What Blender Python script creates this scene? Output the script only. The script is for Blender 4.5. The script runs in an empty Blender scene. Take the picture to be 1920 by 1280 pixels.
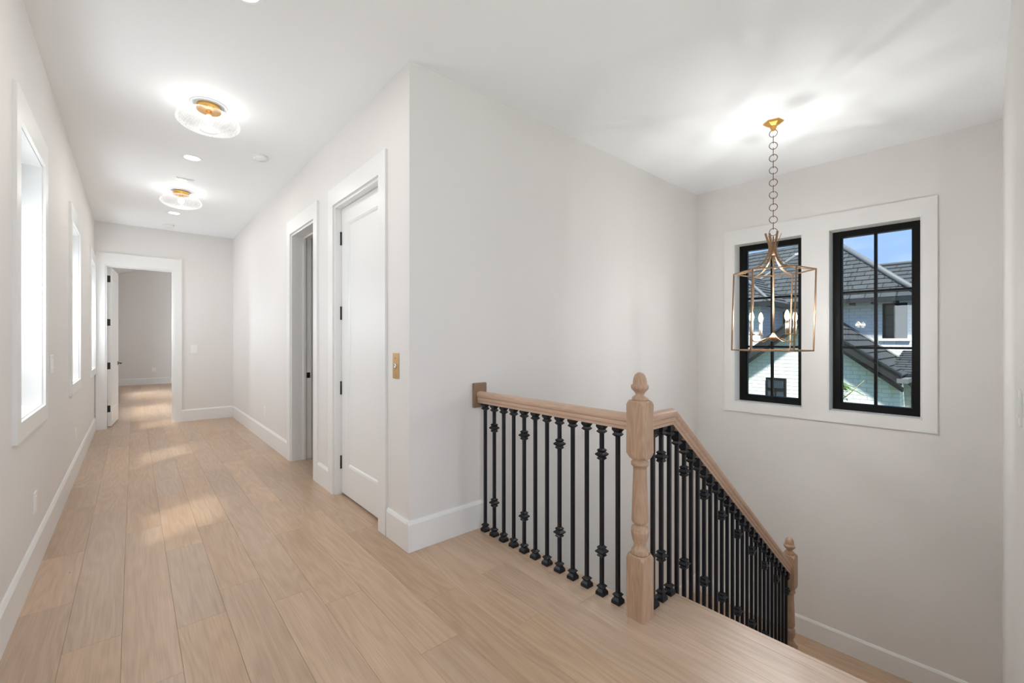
import bpy, bmesh, math, random
from mathutils import Vector, Matrix
random.seed(7)
PI = math.pi
scn = bpy.context.scene
C = scn.collection

# ------------------------------------------------------------------ camera, world, sun, daylight, exposure
F_PX, CAM_H, HORIZON = 810.4, 1.315, 637.0
YAW = math.atan(710 / F_PX)
cam_d = bpy.data.cameras.new('camera')
cam = bpy.data.objects.new('camera', cam_d); C.objects.link(cam)
cam_d.sensor_width = 36; cam_d.sensor_fit = 'HORIZONTAL'
cam_d.lens = F_PX / 1920 * 36
cam_d.shift_y = -(640 - HORIZON) / 1920
cam_d.clip_start = .02; cam_d.clip_end = 400
cam.location = (0, 0, CAM_H)
cam.rotation_euler = (PI / 2, 0, -YAW)
scn.camera = cam

vs = scn.view_settings
vs.view_transform = 'Standard'; vs.look = 'None'; vs.exposure = 0.32; vs.gamma = 1.0
vs.use_curve_mapping = False
scn.cycles.diffuse_bounces = 8
scn.cycles.max_bounces = 14
scn.cycles.transparent_max_bounces = 16
scn.cycles.caustics_reflective = False
scn.cycles.caustics_refractive = False
scn.cycles.sample_clamp_indirect = 6.0

SUN_DIR = Vector((1, .57, -1.92)).normalized()      # the way the light travels
SUN_POWER = 9.0
DAY_POWER = 22.5        # each corridor window
BACK_POWER = 22.0       # each unseen window behind the camera, added to light the stair wall

wd = bpy.data.worlds.new('sky'); scn.world = wd; wd.use_nodes = True
nt = wd.node_tree; nt.nodes.clear()
out = nt.nodes.new('ShaderNodeOutputWorld'); bg = nt.nodes.new('ShaderNodeBackground')
tc = nt.nodes.new('ShaderNodeTexCoord'); sep = nt.nodes.new('ShaderNodeSeparateXYZ')
ramp = nt.nodes.new('ShaderNodeValToRGB'); nz = nt.nodes.new('ShaderNodeTexNoise')
mp = nt.nodes.new('ShaderNodeMapping'); cr = nt.nodes.new('ShaderNodeValToRGB'); mx = nt.nodes.new('ShaderNodeMixRGB')
nt.links.new(tc.outputs['Generated'], sep.inputs[0]); nt.links.new(sep.outputs['Z'], ramp.inputs[0])
ramp.color_ramp.elements[0].position = 0.0; ramp.color_ramp.elements[0].color = (.42, .60, .95, 1)
ramp.color_ramp.elements[1].position = .55; ramp.color_ramp.elements[1].color = (.24, .44, .92, 1)
nt.links.new(tc.outputs['Generated'], mp.inputs[0]); mp.inputs['Scale'].default_value = (2.2, 2.2, 9)
nt.links.new(mp.outputs[0], nz.inputs[0]); nz.inputs['Scale'].default_value = 1.6; nz.inputs['Detail'].default_value = 6
nt.links.new(nz.outputs[0], cr.inputs[0])
cr.color_ramp.elements[0].position = .54; cr.color_ramp.elements[0].color = (0, 0, 0, 1)
cr.color_ramp.elements[1].position = .75; cr.color_ramp.elements[1].color = (.5, .5, .5, 1)
nt.links.new(cr.outputs[0], mx.inputs[0]); nt.links.new(ramp.outputs[0], mx.inputs[1]); mx.inputs[2].default_value = (.86, .89, .95, 1)
nt.links.new(mx.outputs[0], bg.inputs[0]); bg.inputs[1].default_value = 1.0
nt.links.new(bg.outputs[0], out.inputs[0])

sun_d = bpy.data.lights.new('sun', 'SUN'); sun_d.energy = SUN_POWER; sun_d.angle = math.radians(5.0); sun_d.color = (1, .95, .87)
sun = bpy.data.objects.new('sun', sun_d); C.objects.link(sun)
sun.rotation_euler = SUN_DIR.to_track_quat('-Z', 'Y').to_euler(); sun.location = (-6, -4, 12)

def area_light(name, loc, direction, sx, sy, power, color=(1, 1, 1), shape='RECTANGLE'):
    d = bpy.data.lights.new(name, 'AREA'); d.shape = shape; d.size = sx; d.size_y = sy
    d.energy = power; d.color = color
    o = bpy.data.objects.new(name, d); C.objects.link(o); o.location = loc
    o.rotation_euler = Vector(direction).to_track_quat('-Z', 'Y').to_euler()
    return o

# corridor windows: outer casing y-range, shared heights
LEFT_X = -.426
LEFT_WINDOWS = [(3.05, 4.03), (5.42, 6.40), (7.77, 8.73), (.25, 1.23), (-1.60, -.62), (10.0, 10.98), (13.2, 14.18)]  # the two loft windows are unseen, added for the daylight they bring
CAS = .10
WZ0, WZ1 = .913, 2.389
for i, (a, b) in enumerate(LEFT_WINDOWS):
    area_light('daylight_window', (LEFT_X - .195, (a + b) / 2, (WZ0 + WZ1) / 2), (1, 0, 0), WZ1 - WZ0 - .12, b - a - .32,
               DAY_POWER * (1.0, 1.0, .9, .65, .35, 6.4, 6.4)[i], (.87, .94, 1.0))
BACK_Y = -2.3
BACK_FILL_WINDOWS = [(-.25, 1.15), (1.6, 3.0)]  # unseen openings, placed so their lamps reach the stair wall
for a, b in BACK_FILL_WINDOWS:
    area_light('back_window_fill', ((a + b) / 2, BACK_Y - .25, 1.45), (0, 1, 0), 1.4 - .1, 2.0, BACK_POWER, (.90, .955, 1.0))

# ------------------------------------------------------------------ materials
def mat(name, color, rough=.5, metallic=0.0, emit=None, emit_s=0.0, spec=.5):
    m = bpy.data.materials.new(name); m.use_nodes = True
    b = m.node_tree.nodes['Principled BSDF']
    b.inputs['Base Color'].default_value = (*color, 1); b.inputs['Roughness'].default_value = rough
    b.inputs['Metallic'].default_value = metallic; b.inputs['Specular IOR Level'].default_value = spec
    if emit:
        b.inputs['Emission Color'].default_value = (*emit, 1); b.inputs['Emission Strength'].default_value = emit_s
    return m

def N(m, t): return m.node_tree.nodes.new(t)
def L(m, a, b): m.node_tree.links.new(a, b)
def P(m): return m.node_tree.nodes['Principled BSDF']

def paint(name, color, rough=.55, bump=.03, scale=180, spec=.3):
    m = mat(name, color, rough, spec=spec); p = P(m)
    g = N(m, 'ShaderNodeNewGeometry'); n = N(m, 'ShaderNodeTexNoise'); n.inputs['Scale'].default_value = scale
    L(m, g.outputs['Position'], n.inputs[0]); b = N(m, 'ShaderNodeBump'); b.inputs['Strength'].default_value = bump
    b.inputs['Distance'].default_value = .002
    L(m, n.outputs[0], b.inputs['Height']); L(m, b.outputs[0], p.inputs['Normal'])
    return m

def wood(name, c_light, c_dark, rough=.5, axis='Y', scale=1.0, tone=True, spec=.3):
    """long grain along the given object axis, plank tone from the object's own 'tone' value"""
    m = mat(name, c_light, rough, spec=spec); p = P(m)
    tcn = N(m, 'ShaderNodeTexCoord'); oi = N(m, 'ShaderNodeObjectInfo')
    off = N(m, 'ShaderNodeVectorMath'); off.operation = 'ADD'
    mul = N(m, 'ShaderNodeMath'); mul.operation = 'MULTIPLY'; mul.inputs[1].default_value = 37.0
    L(m, oi.outputs['Random'], mul.inputs[0])
    L(m, tcn.outputs['Object'], off.inputs[0]); L(m, mul.outputs[0], off.inputs[1])
    def mapped(sc):
        q = N(m, 'ShaderNodeMapping'); q.inputs['Scale'].default_value = sc; L(m, off.outputs[0], q.inputs[0]); return q
    lo, hi = .8 * scale, 7.0 * scale
    s1 = {'Y': (hi, lo, hi), 'X': (lo, hi, hi), 'Z': (hi, hi, lo)}[axis]
    # cathedral figure: distorted rings
    n0 = N(m, 'ShaderNodeTexNoise'); n0.inputs['Scale'].default_value = 1.0; n0.inputs['Detail'].default_value = 2
    L(m, mapped(s1).outputs[0], n0.inputs[0])
    mm = N(m, 'ShaderNodeMath'); mm.operation = 'MULTIPLY'; mm.inputs[1].default_value = 60; L(m, n0.outputs[0], mm.inputs[0])
    sn = N(m, 'ShaderNodeMath'); sn.operation = 'SINE'; L(m, mm.outputs[0], sn.inputs[0])
    r1 = N(m, 'ShaderNodeMapRange'); r1.inputs[1].default_value = -1; r1.inputs[2].default_value = 1
    r1.inputs[3].default_value = 0; r1.inputs[4].default_value = 1; L(m, sn.outputs[0], r1.inputs[0])
    # fine pores
    n1 = N(m, 'ShaderNodeTexNoise'); n1.inputs['Scale'].default_value = 1.0; n1.inputs['Detail'].default_value = 5
    s2 = tuple(v * (26 if v == hi else 4.5) for v in s1); L(m, mapped(s2).outputs[0], n1.inputs[0])
    # broad tone clouds
    n2 = N(m, 'ShaderNodeTexNoise'); n2.inputs['Scale'].default_value = 1.0; n2.inputs['Detail'].default_value = 3
    s3 = tuple(v * (.9 if v == hi else 1.3) for v in s1); L(m, mapped(s3).outputs[0], n2.inputs[0])
    a1 = N(m, 'ShaderNodeMath'); a1.operation = 'MULTIPLY_ADD'; a1.inputs[1].default_value = .16
    L(m, r1.outputs[0], a1.inputs[0])
    a0 = N(m, 'ShaderNodeMath'); a0.operation = 'MULTIPLY'; a0.inputs[1].default_value = .62; L(m, n1.outputs[0], a0.inputs[0])
    L(m, a0.outputs[0], a1.inputs[2])
    a2 = N(m, 'ShaderNodeMath'); a2.operation = 'MULTIPLY_ADD'; a2.inputs[1].default_value = .42
    L(m, n2.outputs[0], a2.inputs[0]); L(m, a1.outputs[0], a2.inputs[2])
    rp = N(m, 'ShaderNodeValToRGB'); e = rp.color_ramp.elements
    e[0].position = .38; e[0].color = (*c_light, 1); e[1].position = .98; e[1].color = (*c_dark, 1)
    L(m, a2.outputs[0], rp.inputs[0])
    last = rp.outputs[0]
    if tone:
        at = N(m, 'ShaderNodeAttribute'); at.attribute_type = 'OBJECT'; at.attribute_name = 'tone'
        at2 = N(m, 'ShaderNodeAttribute'); at2.attribute_type = 'OBJECT'; at2.attribute_name = 'warm'
        hs = N(m, 'ShaderNodeHueSaturation'); L(m, last, hs.inputs['Color'])
        L(m, at.outputs['Fac'], hs.inputs['Value']); L(m, at2.outputs['Fac'], hs.inputs['Saturation'])
        # small dark knots
        v = N(m, 'ShaderNodeTexVoronoi'); v.inputs['Scale'].default_value = 1.0
        sk = {'Y': (4.2, 1.9, 1), 'X': (1.9, 4.2, 1), 'Z': (4.2, 4.2, 1.9)}[axis]
        L(m, mapped(sk).outputs[0], v.inputs[0])
        rk = N(m, 'ShaderNodeMapRange'); rk.inputs[1].default_value = .012; rk.inputs[2].default_value = .035
        rk.inputs[3].default_value = .55; rk.inputs[4].default_value = 0; L(m, v.outputs['Distance'], rk.inputs[0])
        mk = N(m, 'ShaderNodeMixRGB'); L(m, rk.outputs[0], mk.inputs[0]); L(m, hs.outputs[0], mk.inputs[1])
        mk.inputs[2].default_value = (.10, .075, .055, 1); last = mk.outputs[0]
    L(m, last, p.inputs['Base Color'])
    bp = N(m, 'ShaderNodeBump'); bp.inputs['Strength'].default_value = .12; bp.inputs['Distance'].default_value = .001
    L(m, n1.outputs[0], bp.inputs['Height']); L(m, bp.outputs[0], p.inputs['Normal'])
    return m

def thin_glass(name, tint, gloss_rough=.0, reflect=.96, base=0.04):
    m = bpy.data.materials.new(name); m.use_nodes = True; t = m.node_tree; t.nodes.clear()
    o = t.nodes.new('ShaderNodeOutputMaterial'); tr = t.nodes.new('ShaderNodeBsdfTransparent'); gl = t.nodes.new('ShaderNodeBsdfGlossy')
    lw_ = t.nodes.new('ShaderNodeLayerWeight'); lw_.inputs[0].default_value = .5; fr = t.nodes.new('ShaderNodeMath'); fr.operation = 'POWER'; fr.inputs[1].default_value = 5.0; t.links.new(lw_.outputs['Facing'], fr.inputs[0]); mxs = t.nodes.new('ShaderNodeMixShader')
    ml = t.nodes.new('ShaderNodeMath'); ml.operation = 'MULTIPLY_ADD'; ml.inputs[1].default_value = reflect; ml.inputs[2].default_value = base
    tr.inputs[0].default_value = (*tint, 1); gl.inputs['Roughness'].default_value = gloss_rough
    t.links.new(fr.outputs[0], ml.inputs[0]); t.links.new(ml.outputs[0], mxs.inputs[0])
    t.links.new(tr.outputs[0], mxs.inputs[1]); t.links.new(gl.outputs[0], mxs.inputs[2]); t.links.new(mxs.outputs[0], o.inputs[0])
    return m

def ribbed_glass():
    m = thin_glass('ribbed_glass', (.99, .99, .99), .08, .6, .03); t = m.node_tree
    o = next(n for n in t.nodes if n.type == 'OUTPUT_MATERIAL'); src = o.inputs[0].links[0].from_socket
    tl = t.nodes.new('ShaderNodeBsdfTranslucent'); tl.inputs[0].default_value = (.95, .95, .95, 1); df = t.nodes.new('ShaderNodeBsdfDiffuse'); df.inputs[0].default_value = (.95, .95, .95, 1)
    ad = t.nodes.new('ShaderNodeMixShader'); ad.inputs[0].default_value = .5; t.links.new(tl.outputs[0], ad.inputs[1]); t.links.new(df.outputs[0], ad.inputs[2])
    lw = t.nodes.new('ShaderNodeLayerWeight'); lw.inputs[0].default_value = .35
    mr = t.nodes.new('ShaderNodeMapRange'); mr.inputs[3].default_value = .01; mr.inputs[4].default_value = .30; t.links.new(lw.outputs['Facing'], mr.inputs[0])
    mx_ = t.nodes.new('ShaderNodeMixShader'); t.links.new(mr.outputs[0], mx_.inputs[0]); t.links.new(src, mx_.inputs[1]); t.links.new(ad.outputs[0], mx_.inputs[2])
    t.links.new(mx_.outputs[0], o.inputs[0]); return m

def brick_paint(name, color):
    m = mat(name, color, .7, spec=.2); p = P(m)
    g = N(m, 'ShaderNodeNewGeometry'); sp = N(m, 'ShaderNodeSeparateXYZ'); L(m, g.outputs['Position'], sp.inputs[0])
    ad = N(m, 'ShaderNodeMath'); L(m, sp.outputs[0], ad.inputs[0]); L(m, sp.outputs[1], ad.inputs[1])
    cb = N(m, 'ShaderNodeCombineXYZ'); L(m, ad.outputs[0], cb.inputs[0]); L(m, sp.outputs[2], cb.inputs[1])
    b = N(m, 'ShaderNodeTexBrick'); L(m, cb.outputs[0], b.inputs[0]); b.inputs['Scale'].default_value = 1
    b.inputs['Brick Width'].default_value = .23; b.inputs['Row Height'].default_value = .085; b.inputs['Mortar Size'].default_value = .011
    b.inputs['Mortar Smooth'].default_value = .6
    b.inputs['Color1'].default_value = (*color, 1); b.inputs['Color2'].default_value = (*[c * .93 for c in color], 1)
    b.inputs['Mortar'].default_value = (*[c * .80 for c in color], 1)
    L(m, b.outputs[0], p.inputs['Base Color'])
    bu = N(m, 'ShaderNodeBump'); bu.invert = True; bu.inputs['Distance'].default_value = .008; bu.inputs['Strength'].default_value = .7
    L(m, b.outputs['Fac'], bu.inputs['Height']); L(m, bu.outputs[0], p.inputs['Normal'])
    return m

def shingle(name, c1, c2, w=.3):
    """tone change from tile to tile; the courses themselves are built"""
    m = mat(name, c1, .75, spec=.25); p = P(m)
    tcn = N(m, 'ShaderNodeTexCoord'); oi = N(m, 'ShaderNodeObjectInfo')
    b = N(m, 'ShaderNodeTexBrick'); b.inputs['Scale'].default_value = 1
    mpn = N(m, 'ShaderNodeMapping'); L(m, tcn.outputs['UV'], mpn.inputs[0])
    L(m, mpn.outputs[0], b.inputs[0])
    b.inputs['Brick Width'].default_value = w; b.inputs['Row Height'].default_value = 1.0; b.inputs['Mortar Size'].default_value = .012
    b.offset = .5
    b.inputs['Color1'].default_value = (*c1, 1); b.inputs['Color2'].default_value = (*c2, 1); b.inputs['Mortar'].default_value = (.012, .012, .013, 1)
    L(m, b.outputs[0], p.inputs['Base Color'])
    return m

M = {}
M['wall'] = paint('wall_paint', (.755, .736, .718))
M['ceiling'] = paint('ceiling_paint', (.878, .897, .912), .7, .02)
M['trim'] = paint('trim_paint', (.79, .787, .777), .35, .01, 90, .4)
M['floor'] = wood('oak_floor', (.545, .395, .28), (.355, .24, .158), .33, 'Y', 1.0, True, .55)
M['sub'] = mat('subfloor', (.22, .15, .10), .9)
M['oak'] = wood('oak_rail_x', (.56, .395, .29), (.39, .25, .17), .42, 'X', 2.2, False)
M['oak_y'] = wood('oak_rail_y', (.60, .435, .33), (.43, .285, .20), .42, 'Y', 2.2, False)
M['oak_z'] = wood('oak_newel', (.50, .345, .24), (.31, .19, .122), .45, 'Z', 2.4, False)
M['walnut'] = wood('stained_oak', (.30, .20, .13), (.17, .11, .07), .45, 'Z', 2.4, False)
M['iron'] = paint('black_iron', (.005, .006, .010), .36, .06, 60, .38)
M['black'] = mat('black_metal', (.01, .01, .011), .4)
M['frame'] = mat('black_window_frame', (.004, .004, .004), .5, spec=.18)
M['plate'] = mat('white_plastic', (.84, .84, .83), .3)
M['plate_dark'] = mat('slot_grey', (.25, .25, .25), .4)
M['brass'] = mat('brass', (.62, .40, .20), .38, 1.0)
M['gold'] = mat('brushed_gold', (.80, .46, .13), .30, 1.0)
M['aged'] = mat('aged_brass', (.27, .17, .10), .42, .9)
M['chain'] = mat('bronze_chain', (.16, .10, .065), .45, .8)
M['steel'] = mat('steel', (.75, .76, .80), .2, 1.0)
M['candle'] = mat('candle_sleeve', (.27, .22, .175), .6)
M['bulb'] = mat('lit_bulb', (1, .9, .7), .4, emit=(1, .80, .50), emit_s=7.0)
M['lamp'] = mat('lit_lamp', (1, .97, .92), .4, emit=(1, .95, .86), emit_s=14.0)
M['led'] = mat('lit_led', (1, 1, 1), .4, emit=(1, .98, .94), emit_s=5.0)
M['pane'] = thin_glass('window_pane', (.93, .97, .97))
M['pane_left'] = thin_glass('sun_dimming_pane', (.41, .41, .41))  # tint put in to weaken the sun patches on the corridor floor
M['shade'] = ribbed_glass()
M['brick'] = brick_paint('white_painted_brick', (.80, .82, .80))
M['slate'] = shingle('slate_shingle', (.048, .055, .060), (.066, .074, .078), .30)
M['slate2'] = shingle('slate_panel', (.044, .050, .056), (.050, .056, .062), 2.0)
M['fascia'] = mat('dark_fascia', (.012, .014, .016), .5)
M['ridge'] = mat('ridge_cap', (.12, .13, .135), .6)
M['dglass'] = mat('dark_glass', (.02, .028, .03), .06, spec=.8)
M['leaf'] = mat('palm_green', (.07, .15, .02), .5)
M['leaf_dry'] = mat('palm_stem', (.28, .24, .12), .7)
M['bark'] = paint('palm_bark', (.24, .15, .09), .9, .8, 30)
M['lawn'] = paint('lawn', (.10, .17, .05), .95, .5, 40)
M['pot'] = mat('porch_stone', (.62, .63, .60), .8)

# ------------------------------------------------------------------ mesh building
def wloc(o):
    v = Vector((0, 0, 0))
    while o: v += o.location; o = o.parent
    return v

class MB:
    def __init__(s, xf=None): s.v = []; s.f = []; s.uv = None; s.xf = xf; s.smooth = set()
    def add(s, vs, fs, smooth=False):
        k = len(s.v)
        for p in vs:
            p = s.xf(*p) if s.xf else p
            s.v.append(Vector(p))
        for f in fs:
            if smooth: s.smooth.add(len(s.f))
            s.f.append([k + i for i in f])
        return s
    def box(s, x0, x1, y0, y1, z0, z1, c=0.0):
        x0, x1 = min(x0, x1), max(x0, x1); y0, y1 = min(y0, y1), max(y0, y1); z0, z1 = min(z0, z1), max(z0, z1)
        if c <= 0:
            vs = [(x, y, z) for x in (x0, x1) for y in (y0, y1) for z in (z0, z1)]
            return s.add(vs, [(0, 1, 3, 2), (4, 6, 7, 5), (0, 4, 5, 1), (2, 3, 7, 6), (0, 2, 6, 4), (1, 5, 7, 3)])
        bm = bmesh.new(); bmesh.ops.create_cube(bm, size=1)
        for v in bm.verts:
            v.co = Vector(((x0 + x1) / 2 + v.co.x * (x1 - x0), (y0 + y1) / 2 + v.co.y * (y1 - y0), (z0 + z1) / 2 + v.co.z * (z1 - z0)))
        bmesh.ops.bevel(bm, geom=bm.edges[:], offset=c, segments=1, affect='EDGES')
        bm.verts.index_update()
        s.add([tuple(v.co) for v in bm.verts], [[v.index for v in f.verts] for f in bm.faces]); bm.free()
        return s
    def prism(s, poly, a0, a1, axis):
        """polygon (two coords) extruded along an axis: X -> poly is (y,z); Y -> (x,z); Z -> (x,y)"""
        def pt(p, a): return {'X': (a, p[0], p[1]), 'Y': (p[0], a, p[1]), 'Z': (p[0], p[1], a)}[axis]
        n = len(poly); vs = [pt(p, a0) for p in poly] + [pt(p, a1) for p in poly]
        fs = [list(range(n))[::-1], list(range(n, 2 * n))] + [(i, (i + 1) % n, n + (i + 1) % n, n + i) for i in range(n)]
        return s.add(vs, fs)
    def lathe(s, prof, c=(0, 0, 0), seg=20, cap=True, rot=0.0, smooth=True):
        vs = []; fs = []; n = len(prof)
        for (r, z) in prof:
            for k in range(seg):
                a = rot + 2 * PI * k / seg; vs.append((c[0] + r * math.cos(a), c[1] + r * math.sin(a), c[2] + z))
        for i in range(n - 1):
            for k in range(seg):
                k2 = (k + 1) % seg; fs.append((i * seg + k, i * seg + k2, (i + 1) * seg + k2, (i + 1) * seg + k))
        s.add(vs, fs, smooth)
        if cap:
            k0 = len(s.v) - len(vs)
            s.f.append([k0 + k for k in range(seg)][::-1]); s.f.append([k0 + (n - 1) * seg + k for k in range(seg)])
        return s
    def tube(s, path, r, seg=6, closed=False, flat=None, cap=True):
        """round (or flat=(w,t) strap) section swept along a path"""
        pts = [Vector(p) for p in path]; n = len(pts); rings = []; up = Vector((0, 0, 1)); prev = None
        for i, p in enumerate(pts):
            a = pts[(i - 1) % n] if (closed or i > 0) else p; b = pts[(i + 1) % n] if (closed or i < n - 1) else p
            t = (b - a).normalized()
            if prev is None:
                u = t.cross(up) if abs(t.dot(up)) < .95 else t.cross(Vector((1, 0, 0)))
            else: u = prev - t * prev.dot(t)
            u.normalize(); w = t.cross(u).normalized(); prev = u
            rr = r[i] if isinstance(r, (list, tuple)) else r
            if flat: rings.append([p + u * (sx * flat[0] / 2) + w * (sy * flat[1] / 2) for sx, sy in ((-1, -1), (1, -1), (1, 1), (-1, 1))])
            else: rings.append([p + (u * math.cos(2 * PI * k / seg) + w * math.sin(2 * PI * k / seg)) * rr for k in range(seg)])
        m = 4 if flat else seg; vs = [tuple(q) for rg in rings for q in rg]; fs = []
        for i in range(n if closed else n - 1):
            j = (i + 1) % n
            for k in range(m): fs.append((i * m + k, i * m + (k + 1) % m, j * m + (k + 1) % m, j * m + k))
        if not closed and cap: fs += [list(range(m))[::-1], [(n - 1) * m + k for k in range(m)]]
        return s.add(vs, fs, not flat)
    def mesh(s, name, origin=(0, 0, 0)):
        me = bpy.data.meshes.new(name); o = Vector(origin)
        me.from_pydata([tuple(v - o) for v in s.v], [], s.f)
        bm = bmesh.new(); bm.from_mesh(me); bmesh.ops.recalc_face_normals(bm, faces=bm.faces[:]); bm.to_mesh(me); bm.free()
        for i in s.smooth: me.polygons[i].use_smooth = True
        return me
    def build(s, name, material, parent=None, origin=None):
        base = wloc(parent) if parent else Vector(origin or (0, 0, 0))
        own = Vector(origin) if origin is not None else base
        me = s.mesh(name, own); me.materials.append(M[material])
        return link(name, me, parent, own - base if parent else own)

def link(name, me, parent=None, loc=(0, 0, 0)):
    o = bpy.data.objects.new(name, me); C.objects.link(o); o.location = loc
    if parent: o.parent = parent
    return o
def empty(name, loc=(0, 0, 0)):
    o = bpy.data.objects.new(name, None); C.objects.link(o); o.location = loc; o.empty_display_size = .1; return o
def struct(o, label, cat): o['kind'] = 'structure'; o['label'] = label; o['category'] = cat; return o
def tag(o, label, cat, group=None):
    o['label'] = label; o['category'] = cat
    if group: o['group'] = group
    return o
def bx(name, dims, m, parent=None, c=0.0, xf=None, origin=None):
    return MB(xf).box(*dims, c=c).build(name, m, parent, origin)

# ------------------------------------------------------------------ frames of the slightly turned walls
RX = 1.29; END_Y = 8.74; ST_Y = 2.44; CEIL = 3.05
def WXF(d, y, z): return (5.1325 - .0246 * y + d, y, z)          # stair window wall, d = into the wall
def rwall(x): return .017 + (x - 5.13) * .021
def RXF(x, d, z): return (x, rwall(x) + d, z)                     # wall beside the stairs, d = off its face

def wall_cells(mb, u0, u1, z0, z1, holes, boxer):
    us = sorted({u0, u1, *[h[0] for h in holes], *[h[1] for h in holes]}); zs = sorted({z0, z1, *[h[2] for h in holes], *[h[3] for h in holes]})
    for a, b in zip(us, us[1:]):
        run = None
        for c, d in zip(zs, zs[1:]):
            um, zm = (a + b) / 2, (c + d) / 2
            if any(h[0] < um < h[1] and h[2] < zm < h[3] for h in holes):
                if run: boxer(a, b, *run); run = None
            else: run = (run[0], d) if run else (c, d)
        if run: boxer(a, b, *run)

# ------------------------------------------------------------------ shell
mb = MB(); LT = .30
holes = [(a + CAS, b - CAS if b < 8.7 else b - .09, WZ0, WZ1) for a, b in LEFT_WINDOWS]
wall_cells(mb, BACK_Y - .15, 16.7, -.3, 3.6, holes, lambda a, b, c, d: mb.box(LEFT_X - LT, LEFT_X, a, b, c, d))
struct(mb.build('wall_left', 'wall'), 'long pale greige corridor wall holding the row of narrow windows', 'wall')

EL = (2.862, 3.765, -.02, 2.452)      # lift door opening
DA = (4.300, 5.105, -.02, 2.452)      # open doorway
mb = MB()
wall_cells(mb, 2.60, END_Y, -.3, CEIL, [EL, DA], lambda a, b, c, d: mb.box(RX, RX + .20, a, b, c, d))
struct(mb.build('wall_right', 'wall'), 'corridor wall with the open doorway and the closed panel door', 'wall')

ED = (-.313, .493, -.02, 2.43)
mb = MB()
wall_cells(mb, LEFT_X, 4.0, -.3, 3.3, [ED], lambda a, b, c, d: mb.box(a, b, END_Y, END_Y + .14, c, d))
struct(mb.build('wall_end', 'wall'), 'greige wall closing the corridor around the bedroom doorway', 'wall')

struct(bx('wall_stairs', (RX, 5.40, ST_Y, 2.60, -3.6, CEIL), 'wall'), 'tall plain stairwell wall behind the black balusters', 'wall')

SW = [(1.352, 2.008, .625, 2.385), (.475, 1.138, .625, 2.385)]   # the two stair windows (y range, z range)
mb = MB(WXF)
wall_cells(mb, -.2, ST_Y, -3.6, CEIL, SW, lambda a, b, c, d: mb.box(0, .24, a, b, c, d))
struct(mb.build('wall_window', 'wall'), 'stairwell wall with the pair of black framed windows', 'wall')
mb = MB(RXF); mb.box(2.12, 5.16, -.14, 0, -3.6, CEIL)
struct(mb.build('wall_beside_stairs', 'wall'), 'narrow sliver of pale wall beside the descending stairs', 'wall')

mb = MB(); mb.box(LEFT_X - LT, 5.6, BACK_Y - .15, END_Y, CEIL, 3.3)
struct(mb.build('ceiling', 'ceiling'), 'smooth white ceiling over corridor and stairwell', 'ceiling')
mb = MB(); mb.prism([(LEFT_X - LT, 3.15 - .35 * LT), (4.0, 3.15 + .35 * 4.426), (4.0, 3.35 + .35 * 4.426), (LEFT_X - LT, 3.35 - .35 * LT)], END_Y + .0, 16.9, 'Y')
struct(mb.build('ceiling_bedroom', 'ceiling'), 'sloped white bedroom ceiling seen through the far doorway', 'ceiling')
mb = MB(); mb.box(-.8, 4.2, END_Y - .02, END_Y + .14, 3.3, 5.0)
struct(mb.build('wall_gable_bedroom', 'wall'), 'upper gable part of the bedroom wall over the doorway', 'wall')
mb = MB(); mb.box(-.8, 4.2, 16.7, 16.85, -.3, 5.0)
struct(mb.build('wall_back_bedroom', 'wall'), 'plain greige back wall of the bedroom beyond the doorway', 'wall')
mb = MB(); mb.box(4.0, 4.15, 2.60, 16.85, -.3, 5.0)
struct(mb.build('wall_side_bedroom', 'wall'), 'side wall closing the rooms behind the corridor', 'wall')
mb = MB()
wall_cells(mb, LEFT_X - LT, 4.15, -.3, CEIL, [(a, b, .4, 2.5) for a, b in BACK_FILL_WINDOWS], lambda a, b, c, d: mb.box(a, b, BACK_Y - .15, BACK_Y, c, d))
struct(mb.build('wall_back', 'wall'), 'wall of the loft behind the viewpoint with tall windows added for their light', 'wall')
mb = MB(); mb.box(4.0, 4.15, BACK_Y, -.20, -.3, CEIL)
struct(mb.build('wall_side_loft', 'wall'), 'side wall of the loft behind the viewpoint', 'wall')
# under the landing
mb = MB(); mb.box(1.70, 1.86, 1.20, ST_Y, -3.6, -.05)
struct(mb.build('wall_under_landing', 'wall'), 'pale wall dropping below the landing edge behind balusters', 'wall')

# ------------------------------------------------------------------ floor: slab and planks
mb = MB()
mb.box(LEFT_X - LT, 1.29, BACK_Y - .15, 16.85, -.28, -.014); mb.box(1.29, 1.86, BACK_Y, ST_Y + .1, -.28, -.014)
mb.box(1.86, 2.10, rwall(2) - .1, 1.20, -.28, -.014); mb.box(1.86, 4.0, BACK_Y, -.15, -.28, -.014); mb.box(1.29, 4.0, 2.60, 16.85, -.28, -.014)
floor = struct(mb.build('floor', 'sub'), 'pale wide plank oak floor of the upstairs corridor and landing', 'floor')
PITCH = .1886
joints = {0: [3.08, 3.78, 4.76, 5.42], 1: [2.60, 4.51, 5.27, 7.16, 8.10, 9.32], 2: [3.93, 5.82], 3: [3.44, 4.67, 6.54],
          4: [2.72, 3.73], 5: [2.42, 4.35], 6: [2.23, 3.24, 3.93], 7: [1.61, 3.50], 8: [2.95], 9: [1.48], 10: [1.94], 11: [1.40]}
tones = {(0, 3.08): 1.10, (0, 2.0): .93, (0, 3.78): .93, (1, 2.60): .97, (3, 3.44): 1.07, (4, 2.72): .97, (5, 2.42): .97, (5, 1.0): 1.02,
         (6, 3.24): 1.0, (7, 1.61): 1.04, (6, 3.93): 1.10, (9, 1.48): 1.0, (9, -1): 1.08, (10, 1.94): 1.04}
plank_mesh = {}
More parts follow.
